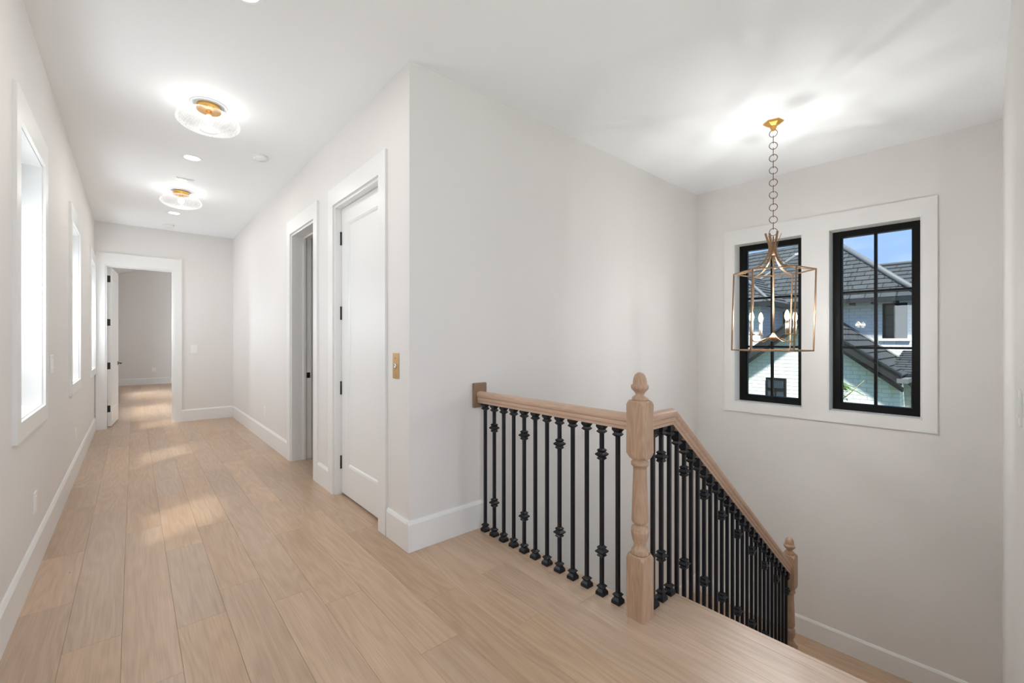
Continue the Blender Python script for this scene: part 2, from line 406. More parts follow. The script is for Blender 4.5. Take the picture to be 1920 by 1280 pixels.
def plank(x0, x1, y0, y1, z=0.0, parent=floor, tone=None, warm=None):
    w, l = round(x1 - x0 - .0006, 4), round(y1 - y0 - .0006, 4)
    if (w, l) not in plank_mesh:
        k = MB(); hw, hl, c = w / 2, l / 2, .0007
        vs = [(sx * hw, sy * hl, -.014) for sx, sy in ((-1, -1), (1, -1), (1, 1), (-1, 1))] + [(sx * hw, sy * hl, -c) for sx, sy in ((-1, -1), (1, -1), (1, 1), (-1, 1))] + \
             [(sx * (hw - c), sy * (hl - c), 0) for sx, sy in ((-1, -1), (1, -1), (1, 1), (-1, 1))]
        k.add(vs, [(3, 2, 1, 0), (8, 9, 10, 11)] + [(r + i, r + (i + 1) % 4, r + 4 + (i + 1) % 4, r + 4 + i) for r in (0, 4) for i in range(4)])
        me = k.mesh('plank'); me.materials.append(M['floor']); plank_mesh[(w, l)] = me
    o = link('plank', plank_mesh[(w, l)], parent, Vector(((x0 + x1) / 2, (y0 + y1) / 2, z)) - wloc(parent))
    o['tone'] = float(tone if tone else random.uniform(.90, 1.08)); o['warm'] = float(warm if warm else random.uniform(.97, 1.12))
    return o
def row_planks(k, x0, x1, ya, yb):
    js = [j for j in joints.get(k, [])]
    y = min(js) if js else random.uniform(2.0, 3.2)
    lo = [];
    while y > ya: y -= random.uniform(.9, 1.9); lo.append(y)
    js = sorted(js + lo) if js else sorted(lo + [y])
    y = js[-1]
    while y < yb: y += random.uniform(.75, 1.9); js.append(y)
    cuts = [ya] + [j for j in js if ya + .12 < j < yb - .12] + [yb]
    for a, b in zip(cuts, cuts[1:]):
        t = next((v for (r, yy), v in tones.items() if r == k and abs(yy - a) < .02), None)
        plank(x0, x1, a, b, tone=t)
for k in range(9):
    x0, x1 = -.415 + PITCH * k, -.415 + PITCH * (k + 1)
    if k == 0: x0 = LEFT_X
    row_planks(k, x0, x1, BACK_Y if k < 2 else -1.0, 16.7)
for k in (9, 10): row_planks(k, -.415 + PITCH * k, -.415 + PITCH * (k + 1), -2.0, ST_Y)
R11, R12, R13 = -.415 + PITCH * 11, -.415 + PITCH * 12, -.415 + PITCH * 13
plank(R11, 1.895, 1.40, ST_Y, tone=1.03, warm=.98)
plank(R11, R12, -1.2, 1.40, tone=1.07, warm=.94); plank(R12, 1.895, 1.205, 1.40, tone=1.04, warm=.96)
plank(R12, R13, -.13, 1.205, tone=1.07, warm=.94); plank(R13, 2.10, -.13, 1.205, tone=1.06, warm=.95)
k = MB(RXF)      # rounded nosing along the top step
nose = MB(); nose.prism([(2.1005, -.030), (2.120, -.030), (2.129, -.024), (2.132, -.015), (2.129, -.005), (2.120, 0), (2.1005, 0)], rwall(2.1) + .002, 1.205, 'Y')
o = nose.build('plank', 'floor', floor); o['tone'] = 1.06; o['warm'] = .95; o['label'] = 'rounded stair nosing plank'
for (a, b) in ((2.862, 3.765), (4.30, 5.105)):
    plank(-.415 + PITCH * 9, RX + .20, a, b)
row_planks(10, RX + .20, RX + .39, 3.2, 6.5); row_planks(12, RX + .39, RX + .58, 3.2, 6.5)
row_planks(13, -.415 + PITCH * 9, -.415 + PITCH * 10, END_Y + .14, 16.7)

# ------------------------------------------------------------------ baseboards
BH, BT = .19, .016
def base_prof(s): return [(0, 0), (s * BT, 0), (s * BT, BH - .022), (s * (BT - .004), BH - .012), (s * .006, BH), (0, BH)]
def baseboard(name, pts, label, z=0.0, xf=None):
    """pts: list of runs ('Y', x, y0, y1, side) or ('X', y, x0, x1, side)"""
    mb = MB(xf)
    for ax, c, a, b, s in pts:
        mb.prism([(c + p[0], z + p[1]) for p in base_prof(s)], a, b, ax)
    return struct(mb.build(name, 'trim'), label, 'baseboard')
baseboard('baseboard_left', [('Y', LEFT_X, BACK_Y, END_Y - .02, 1)], 'tall white baseboard along the window side of the corridor')
baseboard('baseboard_right', [('Y', RX, ST_Y, 2.735, -1), ('Y', RX, 3.885, 4.185, -1), ('Y', RX, 5.215, END_Y, -1)], 'white baseboard pieces between the corridor doors')
baseboard('baseboard_stairs', [('X', ST_Y, RX - BT, 1.872, -1)], 'white baseboard beside the railing under the stair wall')
baseboard('baseboard_end', [('X', END_Y, .588, RX - BT, -1)], 'short white baseboard beside the bedroom doorway')
baseboard('baseboard_bedroom', [('X', 16.7, -.426, 3.9, -1)], 'white baseboard along the far bedroom wall')
MID_Z = -1.67
mb = MB(WXF); mb.prism([(p[0], MID_Z + p[1]) for p in base_prof(-1)], rwall(5.1), ST_Y, 'Y')
struct(mb.build('baseboard_window', 'trim'), 'white baseboard below the stair windows at the lower landing', 'baseboard')
baseboard('baseboard_landing', [('X', ST_Y, 4.10, 5.06, -1)], 'white baseboard at the lower landing under the stair wall', MID_Z)

# ------------------------------------------------------------------ corridor windows
def left_window(n, a, b, label):
    root = empty('window_%d' % n, (LEFT_X, (a + b) / 2, WZ0)); struct(root, label, 'window')
    y0, y1 = a + CAS, (b - CAS if b < 8.7 else b - .09)
    T = .017; x0, x1 = LEFT_X, LEFT_X + T
    bx('casing', (x0, x1, a, b, WZ1, WZ1 + .145), 'trim', root); bx('casing', (x0, x1, a, b, WZ0 - .093, WZ0), 'trim', root)
    bx('casing', (x0, x1, a, y0, WZ0, WZ1), 'trim', root); bx('casing', (x0, x1, y1, b, WZ0, WZ1), 'trim', root)
    r = .006; xa, xb = LEFT_X - LT + .02, LEFT_X + .001
    bx('jamb', (xa, xb, y0 - .001, y0 + r, WZ0, WZ1), 'trim', root); bx('jamb', (xa, xb, y1 - r, y1 + .001, WZ0, WZ1), 'trim', root)
    bx('jamb', (xa, xb, y0 + r, y1 - r, WZ1 - r, WZ1 + .001), 'trim', root); bx('sill', (xa, xb, y0 + r, y1 - r, WZ0 - .001, WZ0 + r), 'trim', root)
    fx0, fx1, w = LEFT_X - .26, LEFT_X - .205, .05
    fr = MB(); p0, p1, q0, q1 = y0 + r, y1 - r, WZ0 + r, WZ1 - r
    fr.box(fx0, fx1, p0, p0 + w, q0, q1); fr.box(fx0, fx1, p1 - w, p1, q0, q1); fr.box(fx0, fx1, p0 + w, p1 - w, q0, q0 + w); fr.box(fx0, fx1, p0 + w, p1 - w, q1 - w, q1)
    fr.build('window_frame', 'frame', root)
    bx('pane', (fx0 + .02, fx0 + .024, p0 + w, p1 - w, q0 + w, q1 - w), 'pane_left', root)
wl = ['tall narrow white cased window closest to the camera in the corridor', 'middle one of three white cased corridor windows',
      'white cased corridor window tucked beside the bedroom doorway', 'unseen loft window beside the viewpoint, added for its daylight', 'unseen loft window behind the viewpoint, added for its daylight',
      'first bedroom window beyond the open door', 'second bedroom window beyond the open door']
for i, (a, b) in enumerate(LEFT_WINDOWS): left_window(i + 1, a, b, wl[i])

# ------------------------------------------------------------------ the pair of stair windows
cas = MB(WXF); T = -.018
cas.box(T, 0, .377, 2.11, 2.385, 2.538); cas.box(T, 0, .377, 2.11, .52, .622); cas.box(T, 0, .377, .472, .622, 2.385)
cas.box(T, 0, 2.011, 2.11, .622, 2.385); cas.box(T, 0, 1.141, 1.349, .622, 2.385)
struct(cas.build('trim_1', 'trim'), 'one wide white casing around both stair windows', 'window casing')
def stair_window(n, y0, y1, z0, z1, label):
    root = empty('window_%d' % n, WXF(0, (y0 + y1) / 2, z0)); struct(root, label, 'window')
    r = .008
    for nm, d in (('jamb', (-.017, .22, y0 - .002, y0 + r, z0, z1)), ('jamb', (-.017, .22, y1 - r, y1 + .002, z0, z1)),
                  ('jamb', (-.017, .22, y0 + r, y1 - r, z1 - r, z1 + .002)), ('sill', (-.017, .22, y0 + r, y1 - r, z0 - .002, z0 + r))):
        bx(nm, d, 'trim', root, xf=WXF)
    a, b, c, d = y0 + r, y1 - r, z0 + r, z1 - r; w, wb = .060, .068; f0, f1 = .125, .19
    fr = MB(WXF); fr.box(f0, f1, a, a + w, c, d); fr.box(f0, f1, b - w, b, c, d); fr.box(f0, f1, a + w, b - w, c, c + wb); fr.box(f0, f1, a + w, b - w, d - w, d)
    i = .012; g0 = .15
    fr.box(g0, f1, a + w, a + w + i, c + wb, d - w); fr.box(g0, f1, b - w - i, b - w, c + wb, d - w)
    fr.build('window_frame', 'frame', root)
    ya, yb, za, zb = a + w + i, b - w - i, c + wb, d - w; m = .011; ym = (ya + yb) / 2
    bx('muntin', (.148, .186, ym - m, ym + m, za, zb), 'frame', root, xf=WXF)
    hz = [za + (zb - za) * t for t in (1 / 3, 2 / 3)]
    for h in hz:
        bx('muntin', (.1475, .1855, ya, ym - m, h - m, h + m), 'frame', root, xf=WXF); bx('muntin', (.1475, .1855, ym + m, yb, h - m, h + m), 'frame', root, xf=WXF)
    zs = [za, hz[0] - m, hz[0] + m, hz[1] - m, hz[1] + m, zb]
    for (p, q) in ((ya, ym - m), (ym + m, yb)):
        for k in (0, 2, 4): bx('pane', (.164, .169, p, q, zs[k], zs[k + 1]), 'pane', root, xf=WXF)
stair_window(8, *SW[0], 'black six pane window partly behind the hanging lantern')
stair_window(9, *SW[1], 'black six pane window clear of the lantern, next to the blank wall')

# ------------------------------------------------------------------ doors and door trim
def door_casing(n, y0, y1, z1, label, wall_t=.20):
    """white casing and jambs round an opening of the corridor wall"""
    root = empty('trim_%d' % n, (RX, (y0 + y1) / 2, 0)); struct(root, label, 'door casing')
    T = .018; W = .115; xf0 = RX - T
    bx('casing', (xf0, RX, y0 - W, y0 - .004, 0, z1 + .004), 'trim', root); bx('casing', (xf0, RX, y1 + .004, y1 + W, 0, z1 + .004), 'trim', root)
    bx('casing', (xf0, RX, y0 - W, y1 + W, z1 + .004, z1 + .150), 'trim', root)
    j = .018
    bx('jamb', (RX - .001, RX + wall_t, y0, y0 + j, 0, z1), 'trim', root); bx('jamb', (RX - .001, RX + wall_t, y1 - j, y1, 0, z1), 'trim', root)
    bx('jamb', (RX - .001, RX + wall_t, y0 + j, y1 - j, z1 - j, z1), 'trim', root)
    return root
r = door_casing(2, 2.862, 3.765, 2.452, 'white casing around the closed panel door')
r = door_casing(3, 4.300, 5.105, 2.452, 'white casing around the open corridor doorway')
j = .018
for d in ((RX + .115, RX + .127 + .012, 5.105 - j - .012, 5.105 - j, 0, 2.434), (RX + .115, RX + .139, 4.30 + j, 4.30 + j + .012, 0, 2.434), (RX + .115, RX + .139, 4.30 + j + .012, 5.105 - j - .012, 2.422, 2.434)):
    bx('door_stop', d, 'trim', r)
sp = MB(); sp.box(RX + .152, RX + .186, 5.105 - j - .003, 5.105 - j, .895, .955, c=.0008); sp = sp.build('strike_plate', 'black', r)
for z in (.907, .943): MB().lathe([(.003, 0), (.003, .002)], (0, 0, 0), 8).build('screw', 'steel', sp).location = (.04 + .129 - .169, -.002, z - .925)
bx('backband', (RX + .20, RX + .218, 5.105 - .006, 5.18, 0, 2.54), 'trim', r)

# panelled leaf: x is thickness, y width, z height (local), face towards -x
def panel_leaf(parent, x0, x1, y0, y1, z0, z1, st=.145, top=.14, bot=.245, side=-1, xf=None):
    """stiles and rails around one sunk flat panel with a sloped bead"""
    lf = MB(xf)
    lf.box(x0, x1, y0, y0 + st, z0, z1); lf.box(x0, x1, y1 - st, y1, z0, z1)
    lf.box(x0, x1, y0 + st, y1 - st, z0, z0 + bot); lf.box(x0, x1, y0 + st, y1 - st, z1 - top, z1)
    leaf = lf.build('door_leaf', 'trim', parent)
    s = .012
    bx('door_panel', (x0 + s, x1 - s, y0 + st, y1 - st, z0 + bot, z1 - top), 'trim', leaf, xf=xf)
    bd = MB(xf); a, b, c, d = y0 + st, y1 - st, z0 + bot, z1 - top; w = .022
    for face, sgn in ((x0, 1), (x1, -1)):
        f0, f1, f2 = face + sgn * .002, face + sgn * .006, face + sgn * s
        o = [(a, c), (b, c), (b, d), (a, d)]; m = [(a + w * .5, c + w * .5), (b - w * .5, c + w * .5), (b - w * .5, d - w * .5), (a + w * .5, d - w * .5)]
        i = [(a + w, c + w), (b - w, c + w), (b - w, d - w), (a + w, d - w)]
        vs = [(f0, *p) for p in o] + [(f1 - sgn * .002, *p) for p in m] + [(f2 - sgn * .0005, *p) for p in i]
        bd.add(vs, [(r_ + k, r_ + (k + 1) % 4, r_ + 4 + (k + 1) % 4, r_ + 4 + k) for r_ in (0, 4) for k in range(4)])
    bd.build('panel_bead', 'trim', leaf)
    return leaf
def hinge(parent, loc, ax=(0, 0, 1), leaf=None):
    h = MB(); h.lathe([(.0075, -.05), (.0075, .05)], loc, 10); h.lathe([(.004, -.056), (.009, -.053), (.009, -.05)], loc, 10); h.lathe([(.009, .05), (.009, .053), (.004, .058)], loc, 10)
    if leaf: h.box(*leaf)
    return h.build('hinge', 'black', parent)

d1 = empty('door_1', (1.343, 3.31, 0)); struct(d1, 'closed white one panel door with four black hinges', 'door')
panel_leaf(d1, 1.343, 1.385, 2.884, 3.744, .014, 2.430, .135, .135, .245)
for z in (2.18, 1.543, .904, .27): hinge(d1, (1.337, 3.747, z))
bx('threshold_shade', (1.39, 1.48, 2.885, 3.74, .001, .004), 'black', d1)  # black strip put in for the shade under the door
# black wall behind the closed door: the shaft's darkness is put into its colour
mb = MB(); mb.box(1.50, 1.52, 2.70, 3.90, -.013, 2.6); struct(mb.build('wall_shaft', 'black'), 'shaft wall coloured black to stay dark behind the closed panel door', 'wall')

# bedroom door frame
t4 = empty('trim_4', (.09, END_Y, 0)); struct(t4, 'white casing around the bedroom doorway at the corridor end', 'door casing')
for nm, d in (('casing', (ED[1] + .0, .588, END_Y - .018, END_Y, 0, 2.43)), ('casing', (LEFT_X + .012, ED[0], END_Y - .018, END_Y, 0, 2.43)), ('casing', (LEFT_X + .012, .588, END_Y - .018, END_Y, 2.43, 2.598)),
              ('jamb', (ED[0], ED[0] + .018, END_Y - .001, END_Y + .14, 0, 2.43)), ('jamb', (ED[1] - .018, ED[1], END_Y - .001, END_Y + .14, 0, 2.43)), ('jamb', (ED[0] + .018, ED[1] - .018, END_Y - .001, END_Y + .14, 2.412, 2.43)),
              ('door_stop', (ED[1] - .030, ED[1] - .018, END_Y + .05, END_Y + .09, 0, 2.412)), ('door_stop', (ED[0] + .018, ED[1] - .030, END_Y + .05, END_Y + .09, 2.40, 2.412))):
    bx(nm, d, 'trim', t4)
# bedroom door, swung open into the bedroom about its hinge edge
HX, HY = -.290, END_Y + .150
ang = math.radians(4.6)
def DXF(x, y, z): return (HX + x * math.cos(ang) + y * math.sin(ang), HY - x * math.sin(ang) + y * math.cos(ang), z)
d2 = empty('door_2', (HX, HY, 0)); struct(d2, 'white panel door swung open into the bedroom with black lever', 'door')
leaf = panel_leaf(d2, 0, .042, .004, .770, .014, 2.400, .12, .14, .245, xf=DXF)
for z in (2.233, 1.578, .924, .277):
    h = MB(DXF); h.box(-.004, .030, -.001, .005, z - .05, z + .05, c=.001); h.lathe([(.007, -.052), (.007, .052)], (-.004, -.004, z), 10)
    h.build('hinge', 'black', d2)
hd = MB(DXF); hd.box(.042, .048, .685, .735, .905, .965, c=.002); hd.lathe([(.009, 0), (.009, .01)], (.07, .71, .93), 10)
hd.tube([(.045, .71, .935), (.088, .71, .935)], .008, 8); hd.tube([(.086, .714, .935), (.088, .66, .935), (.086, .60, .930)], .008, 8)
hd.build('lever_handle', 'black', d2)

# ------------------------------------------------------------------ stairs
RUN, RISE, NX = .2375, .18556, 2.132
st = empty('staircase', (NX, .6, MID_Z))
tag(st, 'oak staircase dropping from the landing to the window landing', 'staircase')
SY0, SY1 = .02, 1.205
for k in range(1, 9):
    x1 = NX + RUN * k; z = -RISE * k
    t = MB(); t.prism([(x1 - RUN - .004, z - .028), (x1 - .008, z - .028), (x1, z - .014), (x1 - .008, z), (x1 - RUN - .004, z)], rwall(x1) + .02, SY1, 'Y')
    o = t.build('tread', 'floor', st); o['tone'] = random.uniform(.95, 1.05); o['warm'] = 1.0
for k in range(1, 10):
    x = NX + RUN * (k - 1) - .026; bx('riser', (x - .016, x, rwall(x) + .02, 1.185, -RISE * k, -RISE * (k - 1) - (.03 if k > 1 else .031)), 'trim', st)
sl = RISE / RUN
def skirt(name, y0, y1, up, dn, m='trim', xf=None):
    xa, xb = NX - .03, NX + RUN * 8.6
    k = MB(xf); k.prism([(xa, -sl * (xa - NX) + up), (xb, -sl * (xb - NX) + up), (xb, -sl * (xb - NX) - dn), (xa, -sl * (xa - NX) - dn)], y0, y1, 'Y'); return k.build(name, m, st)
skirt('skirt_board', 0, .018, .16, .35, xf=RXF)
sg = MB(); pts = []
for k in range(1, 9): pts += [(NX - .045 + RUN * (k - 1), -.032 - RISE * k), (NX - .045 + RUN * k, -.032 - RISE * k)]
pts += [(NX - .045 + RUN * 8, -3.6), (NX - .045, -3.6)]
bm = bmesh.new(); vs_ = [bm.verts.new((p[0], 1.105, p[1])) for p in pts]; fc = bm.faces.new(vs_); ex = bmesh.ops.extrude_face_region(bm, geom=[fc])
for v in [g for g in ex['geom'] if isinstance(g, bmesh.types.BMVert)]: v.co.y = 1.19
bmesh.ops.triangulate(bm, faces=[f for f in bm.faces if len(f.verts) > 4]); bmesh.ops.recalc_face_normals(bm, faces=bm.faces[:])
me = bpy.data.meshes.new('stringer_wall'); bm.to_mesh(me); bm.free(); me.materials.append(M['trim'])
link('stringer_wall', me, st, -wloc(st))
# lower landing and second flight
mb = MB(); mb.box(4.0, 5.14, .0, ST_Y, MID_Z - .25, MID_Z - .014)
fl2 = struct(mb.build('floor_lower_landing', 'sub'), 'dim oak lower landing at the foot of the first stair flight', 'floor')
xs = NX + RUN * 8 - .04
k = 0; x = xs
while x < 5.13:
    x2 = min(x + .19, 5.135); plank(x, x2, .035 if k % 2 else .03, 1.3 if k % 2 else 1.75, MID_Z, fl2); plank(x, x2, 1.3 if k % 2 else 1.75, ST_Y, MID_Z, fl2); x = x2; k += 1
st2 = empty('lower_staircase', (xs, 1.8, -3.4)); tag(st2, 'second stair flight going down behind the balusters from the lower landing', 'staircase')
for k in range(1, 10):
    x0 = xs - RUN * k; z = MID_Z - RISE * k
    if x0 < 1.9: break
    t = MB(); t.prism([(x0, z - .014), (x0 + .008, z - .028), (x0 + RUN + .004, z - .028), (x0 + RUN + .004, z), (x0 + .008, z)], 1.21, ST_Y - .02, 'Y')
    o = t.build('tread', 'floor', st2); o['tone'] = 1.0; o['warm'] = 1.0
    bx('riser', (x0 + RUN + .026 - .0, x0 + RUN + .042, 1.21, ST_Y - .02, z, z + RISE - .03), 'trim', st2)
sk = MB(); sk.prism([(xs + .1, MID_Z + .19), (xs - 2.1, MID_Z + .19 - 2.1 * sl), (xs - 2.1, MID_Z - .3 - 2.1 * sl), (xs + .1, MID_Z - .2)], ST_Y - .018, ST_Y - .001, 'Y')
sk.build('skirt_board', 'trim', st2)
mb = MB(); mb.box(-.6, 5.3, -.2, 2.6, -3.75, -3.6); struct(mb.build('floor_ground', 'floor'), 'ground floor far below at the foot of the stairwell', 'floor')

# ------------------------------------------------------------------ railings
def square_lathe(prof, c):
    """square section collar: prof = (half width, z)"""
    k = MB(); k.lathe([(h * math.sqrt(2), z) for h, z in prof], c, 4, True, PI / 4, False); return k
SHOE = [(.0235, 0), (.0235, .014), (.0215, .019), (.0140, .030), (.0140, .033), (.0200, .041), (.0200, .044), (.0108, .053)]
CAP = [(.0108, -.046), (.0200, -.037), (.0200, -.034), (.0140, -.026), (.0140, -.024), (.0215, -.012), (.0215, 0)]
KNUC = [(.0105, -.030), (.0180, -.023), (.0180, -.020), (.0140, -.013), (.0250, -.003), (.0250, .003), (.0140, .013), (.0180, .020), (.0180, .023), (.0105, .030)]
shoe_me = square_lathe(SHOE, (0, 0, 0)).mesh('shoe'); cap_me = square_lathe(CAP, (0, 0, 0)).mesh('collar'); knuc_me = square_lathe(KNUC, (0, 0, 0)).mesh('knuckle')
# collar under the raking rail: tall sloped-top block
cs = MB(); sk_ = .776
def sq(h, z): return [(-h, -h, z), (h, -h, z), (h, h, z), (-h, h, z)]
ring = [sq(.0108, -.062), sq(.0200, -.053), sq(.0200, -.049), sq(.0140, -.040), sq(.0145, -.038), sq(.0205, -.028), [(x, y, .006 - sk_ * x) for x, y, z in sq(.0205, 0)]]
cs.add([p for r_ in ring for p in r_], [(i * 4 + k, i * 4 + (k + 1) % 4, (i + 1) * 4 + (k + 1) % 4, (i + 1) * 4 + k) for i in range(6) for k in range(4)] + [(3, 2, 1, 0), (24, 25, 26, 27)])
cap2_me = cs.mesh('collar')
for m_ in (shoe_me, cap_me, knuc_me, cap2_me): m_.materials.append(M['iron'])
bars = {}
def baluster(parent, x, y, z0, z1, knuckles, cap):
    key = round(z1 - z0, 4)
    if key not in bars:
        k = MB(); h = .0092; k.box(-h, h, -h, h, .02, z1 - z0 - .004, c=.0012); bars[key] = k.mesh('baluster'); bars[key].materials.append(M['iron'])
    b = link('baluster', bars[key], parent, Vector((x, y, z0)) - wloc(parent))
    link('shoe', shoe_me, b); link('collar', cap, b, (0, 0, z1 - z0))
    for kz in knuckles: link('knuckle', knuc_me, b, (0, 0, kz - z0))
    return b
RAIL_B, RAIL_T = .878, .958
# handrail section: (across, height) from the underside
RS = [(-.021, 0), (-.021, .014), (-.026, .020), (-.026, .030), (-.023, .036), (-.030, .046), (-.0315, .056), (-.029, .068), (-.020, .076), (0, .080),
      (.020, .076), (.029, .068), (.0315, .056), (.030, .046), (.023, .036), (.026, .030), (.026, .020), (.021, .014), (.021, 0)]
gr = empty('landing_railing', (1.815, 1.8, 0))
tag(gr, 'oak and black iron guard railing from wall block to tall newel', 'railing')
GX = 1.825
hr = MB(); hr.prism([(GX + p[0], RAIL_B + p[1]) for p in RS], 1.17, 2.422, 'Y'); hr.build('handrail', 'oak_y', gr)
ros = MB(); ros.box(1.770, 1.884, 2.420, ST_Y, .845, 1.015, c=.004); ros.build('wall_block', 'walnut', gr)
for k in range(12):
    y = 2.362 - .0985 * k
    baluster(gr, GX, y, 0, RAIL_B, (.724, .222) if k % 3 == 1 else (), cap_me)
def newel(parent, x, y, z):
    n = MB()
    h = .0465
    def blk(z0, z1, ct, cb):
        # square block whose corners are rounded off towards the turned parts
        rg = []
        def octo(hw, ch, zz): return [(x + a, y + b, z + zz) for a, b in ((-hw + ch, -hw), (hw - ch, -hw), (hw, -hw + ch), (hw, hw - ch), (hw - ch, hw), (-hw + ch, hw), (-hw, hw - ch), (-hw, -hw + ch))]
        if cb: rg += [octo(h * .86, h * .50, z0), octo(h * .97, h * .38, z0 + .008), octo(h, h * .2, z0 + .018), octo(h, .003, z0 + .028)]
        else: rg += [octo(h, .003, z0)]
        if ct: rg += [octo(h, .003, z1 - .020), octo(h, h * .2, z1 - .012), octo(h * .985, h * .36, z1 - .004), octo(h * .92, h * .44, z1)]
        else: rg += [octo(h, .003, z1)]
        m_ = len(rg); n.add([p for r_ in rg for p in r_], [(i * 8 + k, i * 8 + (k + 1) % 8, (i + 1) * 8 + (k + 1) % 8, (i + 1) * 8 + k) for i in range(m_ - 1) for k in range(8)] + [list(range(8))[::-1], [8 * (m_ - 1) + k for k in range(8)]])
    blk(0, .300, True, False); blk(.752, 1.028, True, True)
    n.lathe([(.034, .290), (.034, .297), (.040, .300), (.0415, .308), (.038, .315), (.0385, .319), (.033, .326), (.0275, .338), (.0285, .350), (.0345, .366), (.0395, .388), (.041, .406), (.0405, .410),
             (.0395, .411), (.0405, .418), (.037, .427), (.027, .433), (.026, .440), (.034, .447), (.0385, .456), (.0385, .468), (.037, .52), (.0345, .60), (.031, .70), (.0315, .716), (.038, .718),
             (.0415, .725), (.0415, .731), (.038, .738), (.034, .740), (.034, .748), (.037, .756), (.037, .77)], (x, y, z), 28)
    n.build('newel_post', 'oak_z', parent)
    a = MB(); a.lathe([(.034, 1.02), (.038, 1.031), (.038, 1.037), (.033, 1.045), (.022, 1.052), (.0205, 1.060), (.026, 1.068), (.037, 1.079), (.0415, 1.089), (.0415, 1.098), (.038, 1.102), (.0335, 1.104),
             (.0325, 1.118), (.0295, 1.134), (.0235, 1.148), (.015, 1.156), (.006, 1.160), (.0005, 1.1605)], (x, y, z), 28)
    a.build('acorn_finial', 'oak_z', parent)
newel(gr, 1.815, 1.147, 0)
sr = empty('stair_railing', (2.9, 1.15, -.8)); tag(sr, 'oak and black iron railing raking down beside the stairs', 'railing')
BX, BY, SLP = 2.105, 1.150, .776
LNX = 3.99
def sweep_rail(path):
    k = MB(); vs_ = []
    for px_, pz_, sh in path: vs_ += [(px_ + sh * p[1], BY + p[0], pz_ + p[1]) for p in RS]
    m_ = len(RS); k.add(vs_, [(i * m_ + j_, i * m_ + (j_ + 1) % m_, (i + 1) * m_ + (j_ + 1) % m_, (i + 1) * m_ + j_) for i in range(len(path) - 1) for j_ in range(m_)] + [list(range(m_))[::-1], [(len(path) - 1) * m_ + j_ for j_ in range(m_)]])
    return k
xe = LNX - .045
# heights measured vertically: the raking part keeps its section square to the slope
ang_r = math.atan(SLP); 
k = MB(); vs_ = []
for px_, pz_, mode in ((1.863, RAIL_B, 0), (BX - .01, RAIL_B, .5), (xe, RAIL_B - SLP * (xe - BX + .01), 2)):
    for p in RS:
        if mode == 0: vs_.append((px_, BY + p[0], pz_ + p[1]))
        elif mode == .5: vs_.append((px_ + math.tan(ang_r / 2) * p[1], BY + p[0], pz_ + p[1]))
        else: vs_.append((px_, BY + p[0], pz_ + p[1] / math.cos(ang_r)))
m_ = len(RS)
k.add(vs_, [(i * m_ + j_, i * m_ + (j_ + 1) % m_, (i + 1) * m_ + (j_ + 1) % m_, (i + 1) * m_ + j_) for i in range(2) for j_ in range(m_)] + [list(range(m_))[::-1], [2 * m_ + j_ for j_ in range(m_)]])
k.build('handrail', 'oak', sr)
for i in range(26):
    x = 1.934 + .079 * i
    drop = max(0.0, (x - BX + .01) * SLP)
    top = RAIL_B - drop
    z0 = 0.0 if x < NX - .02 else -RISE * (1 + int((x - NX) // RUN))
    baluster(sr, x, BY, z0, top, (.724 - drop, .222 - drop) if i % 3 == 1 else (), cap_me if x < BX - .02 else cap2_me)
newel(sr, LNX, BY, -RISE * 8 + .045)
bx('newel_foot', (LNX - .0465, LNX + .0465, BY - .0465, BY + .0465, -RISE * 8, -RISE * 8 + .046), 'oak_z', sr)

# ------------------------------------------------------------------ hanging lantern
LX, LY = 3.838, 1.219
ln = empty('hanging_lantern', (LX, LY, 1.23)); tag(ln, 'six sided aged brass lantern hanging on a chain over the stairwell', 'pendant light')
cn = MB(); cn.lathe([(.072, 3.05), (.072, 3.044), (.066, 3.038), (.058, 3.036), (.040, 3.022), (.026, 3.016)], (LX, LY, 0), 6, True, math.radians(48.8), False)
cn.lathe([(.024, 3.018), (.026, 3.012), (.019, 2.998), (.016, 2.985), (.012, 2.982)], (LX, LY, 0), 16); cn.build('ceiling_canopy', 'gold', ln)
vdir = Vector((.953, .302, 0)); pdir = Vector((.302, -.953, 0))
def link_ring(name, zc, R, axis, sq_=1.0, tilt=0):
    pts = []
    for q in range(16):
        a = 2 * PI * q / 16; v = axis * (R * sq_ * math.cos(a)) + Vector((0, 0, 1)) * (R * math.sin(a)); pts.append(Vector((LX, LY, zc)) + v)
    MB().tube(pts, .0027, 6, True).build(name, 'chain', ln)
z = 2.966; idx = 0
ztop = 2.985; zbot = 2.150
nl = 17; pitch = (ztop - zbot) / nl
for q in range(nl):
    zc = ztop - pitch * (q + .5); edge = q % 2 == 1
    link_ring('chain_link', zc, .0285, vdir if edge else (pdir * .98 + vdir * .2 * (1 if q % 4 else -1)).normalized())
RH = .28; ZT, ZB = 1.857, 1.232
HA = [math.radians(48.8 + 60 * q) for q in range(6)]
top = [Vector((LX + RH * math.cos(a), LY + RH * math.sin(a), ZT)) for a in HA]
sh = pdir * -.016
bot = [Vector((LX + RH * math.cos(a), LY + RH * math.sin(a), ZB)) + sh for a in HA]
for q in range(6):
    for A, B in ((top[q], top[(q + 1) % 6]), (bot[q], bot[(q + 1) % 6]), (top[q] + Vector((0, 0, .004)), bot[q] - Vector((0, 0, .004)))):
        MB().tube([A, B], .005, 4, flat=(.0095, .0095)).build('frame_bar', 'aged', ln)
prof = [(.055, 2.158), (.043, 2.125), (.032, 2.09), (.0265, 2.065), (.0265, 2.04), (.032, 2.01), (.042, 1.98), (.062, 1.945), (.09, 1.915), (.125, 1.891), (.17, 1.873), (.22, 1.863), (.276, 1.858)]
